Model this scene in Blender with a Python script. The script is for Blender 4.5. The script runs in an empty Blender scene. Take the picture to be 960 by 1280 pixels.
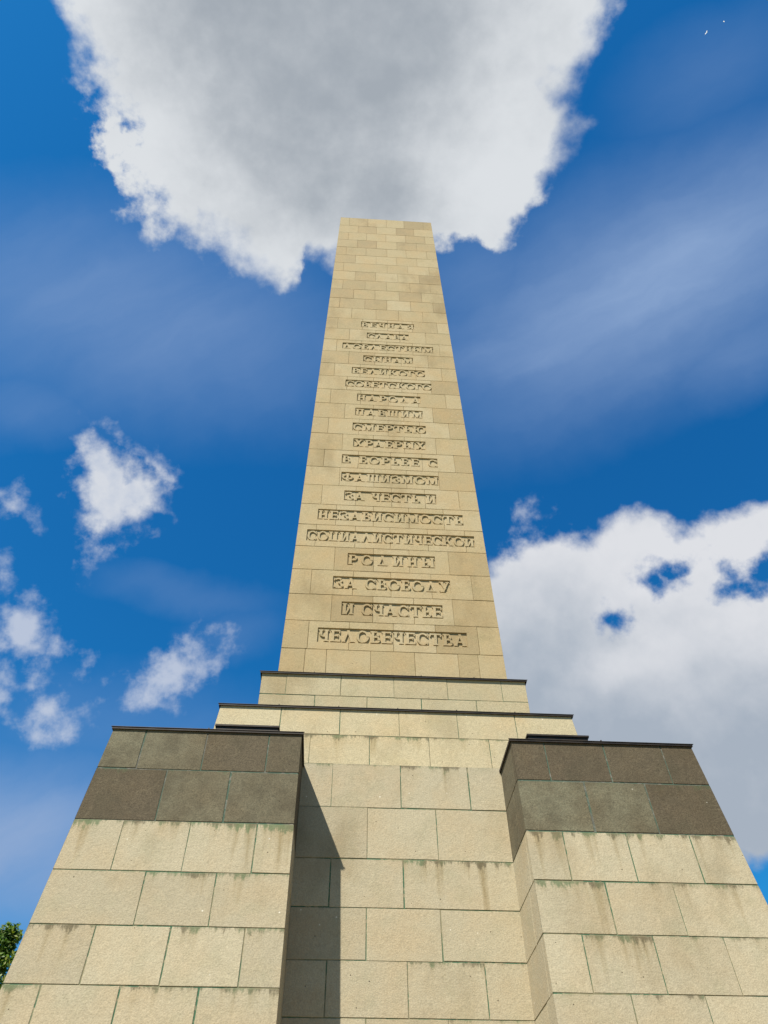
import bpy, bmesh, math, random
from mathutils import Vector, Matrix

random.seed(7)
scene = bpy.context.scene
COL = scene.collection

# ------------------------------------------------------------------ camera
CAM = Vector((-0.8873, 0.0, 1.6))
CR = Vector((0.9980338, -0.0625879, -0.0033588))
CU = Vector((-0.04411719, -0.73954284, 0.67166217))
CF = Vector((0.0445219, 0.67019336, 0.74084995))
cam_data = bpy.data.cameras.new("camera")
cam = bpy.data.objects.new("camera", cam_data)
COL.objects.link(cam)
cam.matrix_world = Matrix(((CR.x, CU.x, -CF.x, CAM.x), (CR.y, CU.y, -CF.y, CAM.y),
                           (CR.z, CU.z, -CF.z, CAM.z), (0, 0, 0, 1)))
cam_data.sensor_fit = 'VERTICAL'
cam_data.sensor_height = 24.0
cam_data.lens = 24.0 * 965.62 / 1280.0
cam_data.clip_start = 0.05
cam_data.clip_end = 6000
scene.camera = cam

# ------------------------------------------------------------------ light
SUN_DIR = Vector((-0.600, -0.770, 1.420)).normalized()      # towards the sun
SUN_EL = math.asin(SUN_DIR.z)
SUN_AZ = math.atan2(SUN_DIR.x, SUN_DIR.y)
sun_data = bpy.data.lights.new("sun", 'SUN')
sun_data.energy = 4.6
sun_data.angle = math.radians(0.53)
sun_data.color = (1.0, 0.925, 0.79)
sun = bpy.data.objects.new("sun", sun_data)
COL.objects.link(sun)
sun.location = (-30, -38, 70)
sun.rotation_euler = (-SUN_DIR).to_track_quat('-Z', 'Y').to_euler()

scene.view_settings.view_transform = 'Standard'
scene.view_settings.look = 'None'
scene.view_settings.gamma = 1.0
scene.view_settings.exposure = 0.95
EXPO = 2 ** 0.95
scene.cycles.max_bounces = 6
scene.cycles.use_denoising = True

# ------------------------------------------------------------------ node helper
class NT:
    def __init__(self, tree):
        self.t = tree
        self.n = tree.nodes
    def node(self, typ, **kw):
        nd = self.n.new(typ)
        for k, v in kw.items():
            setattr(nd, k, v)
        return nd
    def put(self, sock, v):
        if v is None:
            return
        if isinstance(v, bpy.types.NodeSocket):
            self.t.links.new(v, sock)
        elif isinstance(v, (tuple, list, Vector)) and sock.type == 'RGBA' and len(v) == 3:
            sock.default_value = (*v, 1.0)
        else:
            sock.default_value = v
    def m(self, op, a, b=None, c=None, clamp=False):
        nd = self.node('ShaderNodeMath', operation=op)
        nd.use_clamp = clamp
        for i, v in enumerate((a, b, c)):
            self.put(nd.inputs[i], v)
        return nd.outputs[0]
    def add(self, a, b): return self.m('ADD', a, b)
    def sub(self, a, b): return self.m('SUBTRACT', a, b)
    def mul(self, a, b): return self.m('MULTIPLY', a, b)
    def mx(self, a, b): return self.m('MAXIMUM', a, b)
    def vm(self, op, a, b=None, out=0):
        nd = self.node('ShaderNodeVectorMath', operation=op)
        self.put(nd.inputs[0], a)
        if b is not None:
            if op == 'SCALE':
                self.put(nd.inputs['Scale'], b)
            else:
                self.put(nd.inputs[1], b)
        return nd.outputs[out]
    def step(self, v, lo, hi, a=0.0, b=1.0):
        nd = self.node('ShaderNodeMapRange', interpolation_type='SMOOTHSTEP')
        for i, x in enumerate((v, lo, hi, a, b)):
            self.put(nd.inputs[i], x)
        return nd.outputs[0]
    def lin(self, v, lo, hi, a=0.0, b=1.0):
        nd = self.node('ShaderNodeMapRange')
        nd.clamp = True
        for i, x in enumerate((v, lo, hi, a, b)):
            self.put(nd.inputs[i], x)
        return nd.outputs[0]
    def mix(self, f, a, b, blend='MIX'):
        nd = self.node('ShaderNodeMix', data_type='RGBA', blend_type=blend)
        self.put(nd.inputs[0], f)
        self.put(nd.inputs[6], a)
        self.put(nd.inputs[7], b)
        return nd.outputs[2]
    def noise(self, vec, scale, detail=4.0, rough=0.5, dist=0.0, color=False):
        nd = self.node('ShaderNodeTexNoise')
        self.put(nd.inputs['Vector'], vec)
        self.put(nd.inputs['Scale'], scale)
        self.put(nd.inputs['Detail'], detail)
        self.put(nd.inputs['Roughness'], rough)
        self.put(nd.inputs['Distortion'], dist)
        return nd.outputs['Color' if color else 'Fac']
    def xyz(self, x, y, z):
        nd = self.node('ShaderNodeCombineXYZ')
        for i, v in enumerate((x, y, z)):
            self.put(nd.inputs[i], v)
        return nd.outputs[0]
    def sep(self, v):
        nd = self.node('ShaderNodeSeparateXYZ')
        self.put(nd.inputs[0], v)
        return nd.outputs
    def attr(self, name, out='Fac'):
        nd = self.node('ShaderNodeAttribute', attribute_name=name)
        return nd.outputs[out]


def lin3(r, g, b):
    def f(c):
        c /= 255.0
        return c / 12.92 if c <= 0.04045 else ((c + 0.055) / 1.055) ** 2.4
    return (f(r), f(g), f(b))


def build_world():
    w = bpy.data.worlds.new("World")
    scene.world = w
    w.use_nodes = True
    t = w.node_tree
    t.nodes.clear()
    N = NT(t)
    STR = 0.1
    k = 1.0 / (STR * EXPO)
    def sky_rgb(r, g, b):
        return tuple(c * k for c in lin3(r, g, b))
    out = N.node('ShaderNodeOutputWorld')
    bg = N.node('ShaderNodeBackground')
    bg.inputs['Strength'].default_value = STR
    t.links.new(bg.outputs[0], out.inputs[0])
    sky = N.node('ShaderNodeTexSky', sky_type='NISHITA')
    sky.sun_disc = False
    sky.sun_elevation = SUN_EL
    sky.sun_rotation = SUN_AZ
    sky.air_density = 1.0
    sky.dust_density = 0.3
    sky.ozone_density = 2.0
    # deepen the blue, as the contrasty photograph does
    s = N.sep(sky.outputs[0])
    sr = N.mul(N.m('POWER', s[0], 1.5), SKY_K[0])
    sg = N.mul(N.m('POWER', s[1], 1.2), SKY_K[1])
    sb = N.mul(N.m('POWER', s[2], 1.0), SKY_K[2])
    d = N.vm('NORMALIZE', N.node('ShaderNodeTexCoord').outputs['Generated'])
    base = N.mix(N.step(N.sep(d)[2], 0.0, 0.24, 0.85, 0.0), N.xyz(sr, sg, sb), sky_rgb(165, 190, 218))   # pale air low down
    df = N.vm('DOT_PRODUCT', d, CF, out=1)
    dfc = N.mx(df, 0.08)
    # a chart of the sky dome round one fixed direction, in hundredths of a radian-like unit
    u = N.add(N.mul(N.m('DIVIDE', N.vm('DOT_PRODUCT', d, CR, out=1), dfc), 9.6562), 4.8)
    v = N.sub(6.4, N.mul(N.m('DIVIDE', N.vm('DOT_PRODUCT', d, CU, out=1), dfc), 9.6562))
    P = N.xyz(u, v, 0.0)
    infront = N.step(df, 0.45, 0.62)

    nA = N.noise(d, 9.0, 3.0, 0.5, color=True)          # big billows
    nB = N.noise(d, 24.0, 6.0, 0.55, color=True)        # cauliflower edge
    nC = N.noise(d, 38.0, 7.0, 0.57)                    # fine lace
    off = N.vm('ADD', N.vm('SCALE', N.vm('SUBTRACT', nA, (0.5, 0.5, 0.5)), 0.7),
               N.vm('SCALE', N.vm('SUBTRACT', nB, (0.5, 0.5, 0.5)), 0.55))
    offz = N.vm('MULTIPLY', off, (1, 1, 0))
    Pw = N.vm('ADD', P, offz)
    Ps = N.vm('ADD', P, N.vm('SCALE', offz, 0.55))
    lace = N.sub(nC, 0.5)
    Pr = N.vm('ADD', P, N.vm('SCALE', offz, 0.55))
    # puffs: the same billows sampled a little nearer the sun; the difference is their lit and shaded flanks
    sh = N.vm('ADD', d, tuple(SUN_DIR * 0.022))
    puff = N.sub(N.noise(d, 12.0, 6.0, 0.58), N.noise(sh, 12.0, 6.0, 0.58))

    def polar(c, pts, vec, rmax):
        a = N.vm('SUBTRACT', vec, (c[0], c[1], 0))
        r = N.vm('LENGTH', a, out=1)
        x = N.sep(a)
        th = N.add(N.m('DIVIDE', N.m('ARCTAN2', x[1], x[0]), 2 * math.pi), 0.5)
        fc = N.node('ShaderNodeFloatCurve')
        cv = fc.mapping.curves[0]
        pp = sorted(((math.atan2(q[1] - c[1], q[0] - c[0]) / (2 * math.pi) + 0.5) % 1.0,
                     math.hypot(q[0] - c[0], q[1] - c[1]) / rmax) for q in pts)
        y0 = pp[0][1] + (pp[-1][1] - pp[0][1]) * (pp[0][0] / max(1e-6, pp[0][0] + 1 - pp[-1][0]))
        pp = [(0.0, y0)] + pp + [(1.0, y0)]
        cv.points[0].location = pp[0]
        cv.points[1].location = pp[-1]
        for q in pp[1:-1]:
            cv.points.new(q[0], q[1])
        for q in cv.points:
            q.handle_type = 'VECTOR'
        fc.mapping.update()
        N.put(fc.inputs['Value'], th)
        return N.sub(N.mul(fc.outputs[0], rmax), r)

    def ell(c, rx, ry, rot, vec):
        """field, positive inside, in chart units"""
        ca, sa = math.cos(math.radians(rot)), math.sin(math.radians(rot))
        a = N.vm('SUBTRACT', vec, (c[0], c[1], 0))
        px = N.m('DIVIDE', N.vm('DOT_PRODUCT', a, (ca, sa, 0), out=1), rx)
        py = N.m('DIVIDE', N.vm('DOT_PRODUCT', a, (-sa, ca, 0), out=1), ry)
        r = N.m('SQRT', N.add(N.mul(px, px), N.mul(py, py)))
        q = N.sub(1.0, r)
        return N.m('MINIMUM', N.mul(q, min(rx, ry)), N.mul(q, max(min(rx, ry), 0.6 * max(rx, ry))))

    def soft(c, rx, ry, rot, vec, p=1.0):
        ca, sa = math.cos(math.radians(rot)), math.sin(math.radians(rot))
        a = N.vm('SUBTRACT', vec, (c[0], c[1], 0))
        px = N.m('DIVIDE', N.vm('DOT_PRODUCT', a, (ca, sa, 0), out=1), rx)
        py = N.m('DIVIDE', N.vm('DOT_PRODUCT', a, (-sa, ca, 0), out=1), ry)
        r2 = N.add(N.mul(px, px), N.mul(py, py))
        return N.m('EXPONENT', N.mul(r2, -1.0))

    # ---- thin high veil
    nV = N.noise(N.xyz(N.mul(N.vm('DOT_PRODUCT', Ps, (0.89, -0.45, 0), out=1), 0.28), N.mul(N.vm('DOT_PRODUCT', Ps, (0.45, 0.89, 0), out=1), 1.3), 0.0), 1.0, 6.0, 0.58)
    veil = N.mul(soft((8.3, 3.45), 3.0, 1.25, -27, Ps), 0.84)
    for c, rx, ry, rot, a in (((7.2, 4.3), 2.2, 0.6, -10, 0.66), ((6.2, 3.6), 1.3, 0.9, 0, 0.4), ((1.6, 3.9), 3.0, 1.3, 10, 0.52),
                              ((8.9, 0.9), 1.6, 0.8, -30, 0.25), ((0.3, 5.0), 1.2, 0.6, 0, 0.3),
                              ((0.2, 10.6), 2.8, 1.1, 0, 0.85), ((1.6, 9.2), 2.2, 0.9, 0, 0.28),
                              ((2.3, 7.4), 1.3, 0.35, 8, 0.25), ((2.9, 7.9), 0.8, 0.4, -10, 0.22),
                              ((9.3, 4.3), 1.4, 0.6, -25, 0.45), ((4.0, 4.3), 1.4, 0.6, 0, 0.3)):
        veil = N.mx(veil, N.mul(soft(c, rx, ry, rot, Ps), a))
    veil = N.mul(N.mx(N.sub(veil, 0.07), 0.0), 1.12)
    veil = N.mul(veil, N.lin(nV, 0.3, 0.68, 0.74, 1.10))
    sky1 = N.mix(N.m('MINIMUM', veil, 0.95), base, sky_rgb(142, 169, 209))

    # ---- cumulus
    big = polar((4.2, 0.9), [(0.60, 0.0), (0.85, .5), (1.0, .9), (1.13, 1.4), (1.15, 1.95), (1.45, 2.3), (2.0, 2.98),
                             (2.3, 2.9), (2.75, 3.15), (3.0, 3.3), (3.45, 3.62), (3.75, 3.5), (3.8, 3.3), (4.15, 3.3),
                             (4.8, 3.25), (5.5, 3.1), (5.75, 3.02), (6.2, 3.18), (6.35, 2.95), (6.6, 2.6), (6.9, 2.2),
                             (7.2, 1.5), (7.05, 1.2), (7.3, .9), (7.58, .55), (7.78, 0.0), (7.9, -.6), (7, -1.8),
                             (5, -2.4), (3, -2.3), (1.2, -1.5), (0.4, -.7)], Pw, 6.0)
    right = polar((8.3, 8.6), [(5.8, 7.5), (6.15, 7.0), (6.45, 6.8), (6.75, 6.72), (7.0, 6.68), (7.35, 6.72), (7.55, 6.5),
                               (7.75, 6.36), (8.05, 6.36), (8.4, 6.52), (8.6, 6.62), (9.0, 6.52), (9.4, 6.3),
                               (10.3, 6.3), (11.2, 7.2), (11.3, 8.6), (10.9, 10.0), (10.2, 10.6), (9.6, 10.85),
                               (8.8, 10.7), (7.6, 10.6), (6.2, 10.2), (5.6, 9.0)], Pr, 6.0)
    for c, rx, ry, rot in (((9.32, 7.32), 0.26, 0.11, -8), ((9.62, 7.12), 0.34, 0.15, -48), ((9.2, 7.22), 0.1, 0.05, 30),
                           ((8.19, 7.24), 0.12, 0.075, 10), ((8.36, 7.16), 0.15, 0.05, -28), ((8.27, 7.28), 0.06, 0.07, 0), ((7.70, 7.77), 0.08, 0.055, 20)):
        right = N.m('MINIMUM', right, N.add(N.mul(ell(c, rx, ry, rot, Ps), -1.0), N.mul(lace, 0.22)))
    small = polar((1.5, 6.1), [(0.95, 5.6), (1.2, 5.52), (1.45, 5.62), (1.6, 5.78), (1.75, 5.85), (1.98, 5.85), (2.05, 6.0),
                               (2.12, 6.38), (1.95, 6.42), (1.8, 6.55), (1.5, 6.58), (1.25, 6.68),
                               (1.05, 6.6), (0.95, 6.3), (1.05, 5.95)], Pr, 2.0)
    fields = None
    wisps = None
    for c, rx, ry, rot, op in (((1.62, 5.52), 0.42, 0.075, 32, 1), ((2.02, 5.78), 0.2, 0.13, 60, 1),
                               ((0.24, 6.4), 0.26, 0.15, 20, 1), ((0.0, 7.15), 0.12, 0.3, 0, 1),
                               ((0.3, 7.95), 0.42, 0.42, 35, 1), ((0.05, 8.5), 0.3, 0.4, 0, 1), ((0.72, 8.05), 0.4, 0.16, 25, 1),
                               ((0.68, 9.0), 0.36, 0.26, -10, 1), ((0.45, 8.5), 0.2, 0.3, -10, 1),
                               ((2.25, 8.35), 0.58, 0.34, -38, 1), ((1.75, 8.72), 0.5, 0.18, 12, 1), ((1.3, 8.55), 0.25, 0.11, 30, 1),
                               ((2.6, 8.05), 0.3, 0.12, 0, 1), ((6.62, 6.5), 0.10, 0.05, -50, 1), ((1.12, 6.78), 0.14, 0.28, 10, 1),
                               ((6.55, 6.78), 0.22, 0.08, -20, 1)):
        e = ell(c, rx, ry, rot, Ps)
        wisps = e if wisps is None else N.mx(wisps, e)
    torn = N.mul(soft((1.5, 2.0), 0.7, 1.3, -25, P), 1.5)          # the ragged left flank
    nS = N.sub(N.noise(d, 6.0, 2.0, 0.45), 0.5)               # slow, smooth variation
    wid = N.lin(nS, -0.16, 0.16, 0.16, 0.75)                    # firm in places, wispy in others
    d_big = N.step(N.m('DIVIDE', N.add(big, N.mul(lace, N.add(0.42, torn))), wid), -0.32, 0.9)
    d_right = N.step(N.add(right, N.mul(lace, 0.36)), -0.08, 0.20)
    d_small = N.mul(N.step(N.add(N.add(small, N.mul(lace, 0.6)), N.mul(puff, 0.8)), -0.14, 0.30), 0.9)
    d_w = N.mul(N.step(N.add(N.add(wisps, N.mul(lace, 0.85)), N.mul(puff, 1.0)), -0.10, 0.42), 0.74)
    # ---- what the cloud bodies look like: sunlit rims, thick grey bellies
    nG = N.sub(N.noise(d, 7.0, 5.0, 0.55), 0.5)
    nH = N.sub(N.noise(d, 22.0, 5.0, 0.55), 0.5)
    body = N.m('DIVIDE', ell((4.15, 0.35), 3.25, 3.2, -6, P), 3.25)
    core = N.lin(N.add(N.add(body, N.mul(nS, 0.7)), N.mul(nG, 0.55)), 0.05, 0.55)
    core = N.add(core, N.mul(soft((4.9, 2.75), 1.0, 0.5, 5, P), 0.5))
    core = N.sub(core, N.mul(soft((6.3, 1.3), 0.6, 1.2, 12, P), 0.30))
    core = N.add(core, N.mul(puff, -0.9))
    core = N.step(core, -0.1, 1.3, 0.0, 1.05)
    col_big = N.mix(core, sky_rgb(220, 224, 228), sky_rgb(163, 171, 180))
    gr = N.step(N.add(N.sub(v, N.mul(N.sub(u, 8.0), 0.25)), N.mul(nG, 2.2)), 7.0, 9.0)
    gr = N.mul(gr, N.lin(soft((7.9, 8.35), 0.75, 0.3, -22, Pw), 0.0, 1.0, 1.0, 0.35))
    gr = N.mx(gr, N.mul(soft((7.0, 8.1), 0.75, 0.6, -15, Pw), 0.75))
    gr = N.m('MINIMUM', N.mx(N.sub(gr, N.mul(puff, 0.6)), 0.0), 1.1)
    col_right = N.mix(gr, sky_rgb(222, 224, 229), sky_rgb(167, 178, 192))
    shade = N.lin(N.add(nG, N.mul(puff, 2.0)), -0.2, 0.2, 0.0, 1.0)
    col_small = N.mix(shade, sky_rgb(200, 208, 222), sky_rgb(222, 225, 230))
    c1 = N.mix(d_w, sky1, sky_rgb(210, 216, 228))
    c1 = N.mix(d_small, c1, col_small)
    c1 = N.mix(d_right, c1, col_right)
    c1 = N.mix(d_big, c1, col_big)
    # ---- the rest of the dome: scattered clouds of the same kind
    gen = N.noise(N.vm('MULTIPLY', d, (1, 1, 1.6)), 3.2, 8.0, 0.6)
    dg = N.step(gen, 0.57, 0.70)
    col_gen = N.mix(N.step(gen, 0.6, 0.75), sky_rgb(225, 227, 230), sky_rgb(165, 172, 182))
    c2 = N.mix(dg, N.vm('SCALE', base, 0.7), col_gen)
    final = N.mix(infront, c2, c1)
    t.links.new(final, bg.inputs['Color'])


SKY_K = (0.06, 0.46, 0.80)
build_world()

# ------------------------------------------------------------------ object helpers
def link(o, parent=None):
    COL.objects.link(o)
    if parent is not None:
        o.parent = parent
    return o

def thing(name, label, cat, loc=(0, 0, 0), group=None):
    o = bpy.data.objects.new(name, None)
    o.location = loc
    o['label'] = label
    o['category'] = cat
    if group:
        o['group'] = group
    return link(o)

class MB:
    """collects quads; builds one mesh with per-face tone and moss and a uv map in metres"""
    def __init__(self):
        self.v, self.f, self.mi, self.tone, self.moss, self.uv = [], [], [], [], [], []
    def poly(self, pts, mi=0, tone=0.5, moss=0.0, uv=None, n=None):
        pts = [Vector(p) for p in pts]
        if n is not None:
            nn = Vector((0, 0, 0))
            for i in range(len(pts)):
                a, b = pts[i], pts[(i + 1) % len(pts)]
                nn += a.cross(b)
            if nn.dot(n) < 0:
                pts.reverse()
                if uv: uv = list(reversed(uv))
        i0 = len(self.v)
        self.v += [p[:] for p in pts]
        self.f.append(tuple(range(i0, i0 + len(pts))))
        self.mi.append(mi); self.tone.append(tone); self.moss.append(moss)
        self.uv += uv if uv else [(0.3, 0.3)] * len(pts)
    def box(self, x0, x1, y0, y1, z0, z1, mi=0, tone=0.5):
        c = [(x, y, z) for z in (z0, z1) for y in (y0, y1) for x in (x0, x1)]
        for q, n in (((0, 1, 3, 2), (0, 0, -1)), ((4, 5, 7, 6), (0, 0, 1)), ((0, 1, 5, 4), (0, -1, 0)),
                     ((2, 3, 7, 6), (0, 1, 0)), ((0, 2, 6, 4), (-1, 0, 0)), ((1, 3, 7, 5), (1, 0, 0))):
            ctr = sum((Vector(c[i]) for i in q), Vector()) / 4
            pts = [Vector(c[i]) for i in q]
            nn = (pts[1] - pts[0]).cross(pts[2] - pts[0])
            if nn.dot(Vector(n)) < 0: pts.reverse()
            self.poly(pts, mi, tone)
    def build(self, name, mats, parent=None, weld=0.0):
        me = bpy.data.meshes.new(name)
        me.from_pydata(self.v, [], self.f)
        for m in (mats if isinstance(mats, (list, tuple)) else [mats]):
            me.materials.append(m)
        me.polygons.foreach_set('material_index', self.mi)
        a = me.attributes.new('tone', 'FLOAT', 'FACE'); a.data.foreach_set('value', self.tone)
        a = me.attributes.new('moss', 'FLOAT', 'FACE'); a.data.foreach_set('value', self.moss)
        ul = me.uv_layers.new(name='UVMap')
        ul.data.foreach_set('uv', [c for q in self.uv for c in q])
        me.update()
        o = bpy.data.objects.new(name, me)
        return link(o, parent)

def cell(mb, F, n, q, z0, z1, flags, gap=0.007, ch=0.005, md=0.014, tone=0.5, moss=0.3, off=0.0, mi=0, mj=1, so=0.0, vt=None):
    """one stone: q = (s left bottom, s left top, s right bottom, s right top); flags l r b t:
    g = mortar joint, e = corner of the building, n = nothing"""
    sLb, sLt, sRb, sRt = q
    vt = z1 if vt is None else vt
    def ring(i):
        gl = i if flags['l'] == 'g' else 0
        gr = i if flags['r'] == 'g' else 0
        gb = i if flags['b'] == 'g' else 0
        gt = i if flags['t'] == 'g' else 0
        def sx(a, b, z): return a + (b - a) * (z - z0) / (z1 - z0)
        zb, zt = z0 + gb, z1 - gt
        return [(sx(sLb, sLt, zb) + gl, zb), (sx(sRb, sRt, zb) - gr, zb),
                (sx(sRb, sRt, zt) - gr, zt), (sx(sLb, sLt, zt) + gl, zt)]
    def P(p, dep): return F(p[0], p[1]) + n * dep
    def uv(p): return (p[0] - so, vt - p[1])
    r0, r1, r2 = ring(0), ring(gap), ring(gap + ch)
    jit = [(random.uniform(-.003, .003), random.uniform(-.003, .003)) for _ in range(4)]
    names = ('b', 'r', 't', 'l')
    def jt(r):
        o = []
        for k in range(4):
            e1, e2 = names[k], names[k - 1]
            jx = jit[k][0] if 'g' in (flags['l'] if k in (0, 3) else flags['r']) else 0
            jy = jit[k][1] if 'g' in (flags['b'] if k < 2 else flags['t']) else 0
            o.append((r[k][0] + jx, r[k][1] + jy))
        return o
    r1, r2 = jt(r1), jt(r2)
    mb.poly([P(p, off) for p in r2], mi, tone, moss, [uv(p) for p in r2], n)
    for k in range(4):
        if flags[names[k]] != 'g':
            continue
        j = (k + 1) % 4
        mb.poly([P(r2[k], off), P(r2[j], off), P(r1[j], off - ch), P(r1[k], off - ch)], mi, tone, moss,
                [uv(r2[k]), uv(r2[j]), uv(r1[j]), uv(r1[k])], n)
        ctr = F(*[(r2[0][i] + r2[2][i]) / 2 for i in (0, 1)])
        outw = (P(r1[k], 0) + P(r1[j], 0)) / 2 - ctr
        mb.poly([P(r1[k], off - ch), P(r1[j], off - ch), P(r1[j], -md), P(r1[k], -md)], mi, tone, moss,
                [uv(r1[k]), uv(r1[j]), uv(r1[j]), uv(r1[k])], outw)
        mb.poly([P(r1[k], -md), P(r1[j], -md), P(r0[j], -md), P(r0[k], -md)], mj, tone, moss,
                [uv(r1[k]), uv(r1[j]), uv(r0[j]), uv(r0[k])], n)

def masonry(mb, F, n, zs, joints, sl, sr, gap=0.007, tones=None, moss=None, top='e', bottom='e', mi=0, ledge='e', redge='e', jw=0.004):
    """zs from top to bottom; joints(k) -> s values of the upright joints in course k; sl(z), sr(z): the ends"""
    for k in range(len(zs) - 1):
        z1, z0 = zs[k], zs[k + 1]
        js = [j for j in sorted(joints(k)) if sl(z1) + .08 < j < sr(z1) - .08]
        xs = [None] + js + [None]
        gt = [max(.003, gap + random.uniform(-jw, jw)) for _ in range(len(xs))]
        for i in range(len(xs) - 1):
            q = (sl(z0) if i == 0 else js[i - 1], sl(z1) if i == 0 else js[i - 1],
                 sr(z0) if i == len(xs) - 2 else js[i], sr(z1) if i == len(xs) - 2 else js[i])
            fl = {'l': ledge if i == 0 else 'g', 'r': redge if i == len(xs) - 2 else 'g',
                  'b': bottom if k == len(zs) - 2 else 'g', 't': top if k == 0 else 'g'}
            cell(mb, F, n, q, z0, z1, fl, gap=gt[i], md=0.0055, ch=0.003, tone=tones(k, i) if tones else random.random(),
                 moss=moss(k, i) if moss else random.random(), off=random.uniform(-.002, .002), mi=mi,
                 so=random.uniform(-50, 50))

# ------------------------------------------------------------------ materials
def new_mat(name):
    m = bpy.data.materials.new(name)
    m.use_nodes = True
    m.node_tree.nodes.clear()
    N = NT(m.node_tree)
    out = N.node('ShaderNodeOutputMaterial')
    bs = N.node('ShaderNodeBsdfPrincipled')
    m.node_tree.links.new(bs.outputs[0], out.inputs[0])
    return m, N, bs

def bump(N, bs, h, dist, strength=1.0):
    b = N.node('ShaderNodeBump')
    b.inputs['Strength'].default_value = strength
    b.inputs['Distance'].default_value = dist
    N.put(b.inputs['Height'], h)
    N.put(bs.inputs['Normal'], b.outputs[0])

def stone_mat(name, dark, mid, pale, grain=0.24, stain=1.0, green=1.0, streak=1.0, vein=0.0):
    m, N, bs = new_mat(name)
    pos = N.node('ShaderNodeNewGeometry').outputs['Position']
    tone, moss = N.attr('tone'), N.attr('moss')
    uvs = N.sep(N.node('ShaderNodeUVMap', uv_map='UVMap').outputs[0])
    u, v = uvs[0], uvs[1]
    hue = N.m('FRACT', N.mul(tone, 7.31))
    c = N.mix(N.lin(tone, 0.0, 0.5), dark, mid)
    c = N.mix(N.lin(tone, 0.5, 1.0), c, pale)
    big = N.noise(pos, 1.7, 4, 0.55)
    c = N.mix(N.lin(big, 0.42, 0.72, 0.0, 0.55), c, tuple(x * y for x, y in zip(mid, (1.06, 0.93, 0.80))))
    c = N.mix(N.lin(N.noise(pos, 2.6, 5, 0.6), 0.52, 0.74, 0.0, 0.5), c, tuple(x * y for x, y in zip(mid, (0.80, 0.84, 0.78))))
    g1 = N.noise(pos, 62, 2, 0.6)
    g2 = N.noise(pos, 17, 5, 0.65)
    gr = N.add(N.mul(N.sub(g1, 0.5), 2.0 * grain), N.mul(N.sub(g2, 0.5), 0.7 * grain))
    c = N.vm('SCALE', c, N.add(1.0, gr))
    vo = N.node('ShaderNodeTexVoronoi')
    N.put(vo.inputs['Vector'], pos); vo.inputs['Scale'].default_value = 14.0
    pit = N.mul(N.step(vo.outputs['Distance'], 0.06, 0.13, 1.0, 0.0),
                N.step(N.sep(vo.outputs['Color'])[0], 0.93, 0.95))
    c = N.mix(N.mul(pit, 0.75), c, (0.07, 0.05, 0.03))
    fl = N.mul(N.step(vo.outputs['Distance'], 0.10, 0.17, 1.0, 0.0),
               N.step(N.sep(vo.outputs['Color'])[1], 0.982, 0.99))
    c = N.mix(N.mul(fl, 0.6), c, (0.75, 0.72, 0.62))
    if vein:
        w = N.noise(pos, 2.4, 3, 0.55, 2.5)
        band = N.step(N.m('ABSOLUTE', N.sub(N.m('FRACT', N.mul(w, 11.0)), 0.5)), 0.02, 0.16, 1.0, 0.0)
        c = N.mix(N.mul(band, vein), c, tuple(x * 1.7 for x in mid))
        c = N.mix(N.lin(N.noise(pos, 3.3, 5, 0.65), 0.45, 0.7, 0.0, 0.55), c, tuple(x * y for x, y in zip(mid, (0.62, 0.62, 0.6))))
    # run-off: brown drips and green growth that hang from the joint above
    su = N.noise(N.xyz(u, N.mul(v, 0.05), tone), 5.5, 3, 0.55)
    sf = N.noise(N.xyz(u, N.mul(v, 0.25), tone), 24.0, 4, 0.75)
    length = N.mul(N.m('POWER', N.lin(su, 0.43, 0.74), 1.3), N.lin(moss, 0.2, 1.0, 0.0, 1.1))
    drip = N.mul(N.lin(N.sub(length, v), 0.0, 0.6), N.lin(sf, 0.3, 0.62, 0.6, 1.0))
    c = N.mix(N.mul(drip, 0.68 * streak), c, tuple(x * y for x, y in zip(mid, (0.50, 0.41, 0.22))))
    gl = N.mul(N.m('POWER', N.lin(N.add(N.mul(su, 0.55), N.mul(sf, 0.5)), 0.42, 0.78), 1.3), N.lin(moss, 0.12, 1.0, 0.0, 0.30))
    gm = N.step(N.sub(gl, v), -0.012, 0.05)
    gc = N.mix(N.step(N.noise(pos, 2.3, 2), 0.42, 0.6), (0.06, 0.12, 0.055), (0.065, 0.056, 0.034))
    c = N.mix(N.mul(gm, 0.66 * green), c, gc)
    # soot and damp in broad patches
    dirt = N.step(N.noise(N.vm('MULTIPLY', pos, (1, 1, 0.5)), 1.0, 6, 0.62), 0.50, 0.72)
    c = N.mix(N.mul(dirt, 0.42 * stain), c, tuple(x * y for x, y in zip(mid, (0.52, 0.47, 0.38))))
    N.put(bs.inputs['Base Color'], c)
    bs.inputs['Roughness'].default_value = 0.88
    bs.inputs['Specular IOR Level'].default_value = 0.25
    bump(N, bs, N.add(N.add(g1, N.mul(g2, 1.3)), N.mul(pit, -2.0)), 0.006, 0.55)
    return m

def mortar_mat(name, a, b, c3):
    m, N, bs = new_mat(name)
    pos = N.node('ShaderNodeNewGeometry').outputs['Position']
    n1 = N.noise(pos, 1.6, 4, 0.6)
    n2 = N.noise(pos, 14, 4, 0.6)
    c = N.mix(N.step(n1, 0.38, 0.54), a, b)
    c = N.mix(N.step(n2, 0.50, 0.68), c, c3)
    N.put(bs.inputs['Base Color'], c)
    bs.inputs['Roughness'].default_value = 0.95
    bump(N, bs, n2, 0.004, 0.6)
    return m

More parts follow.
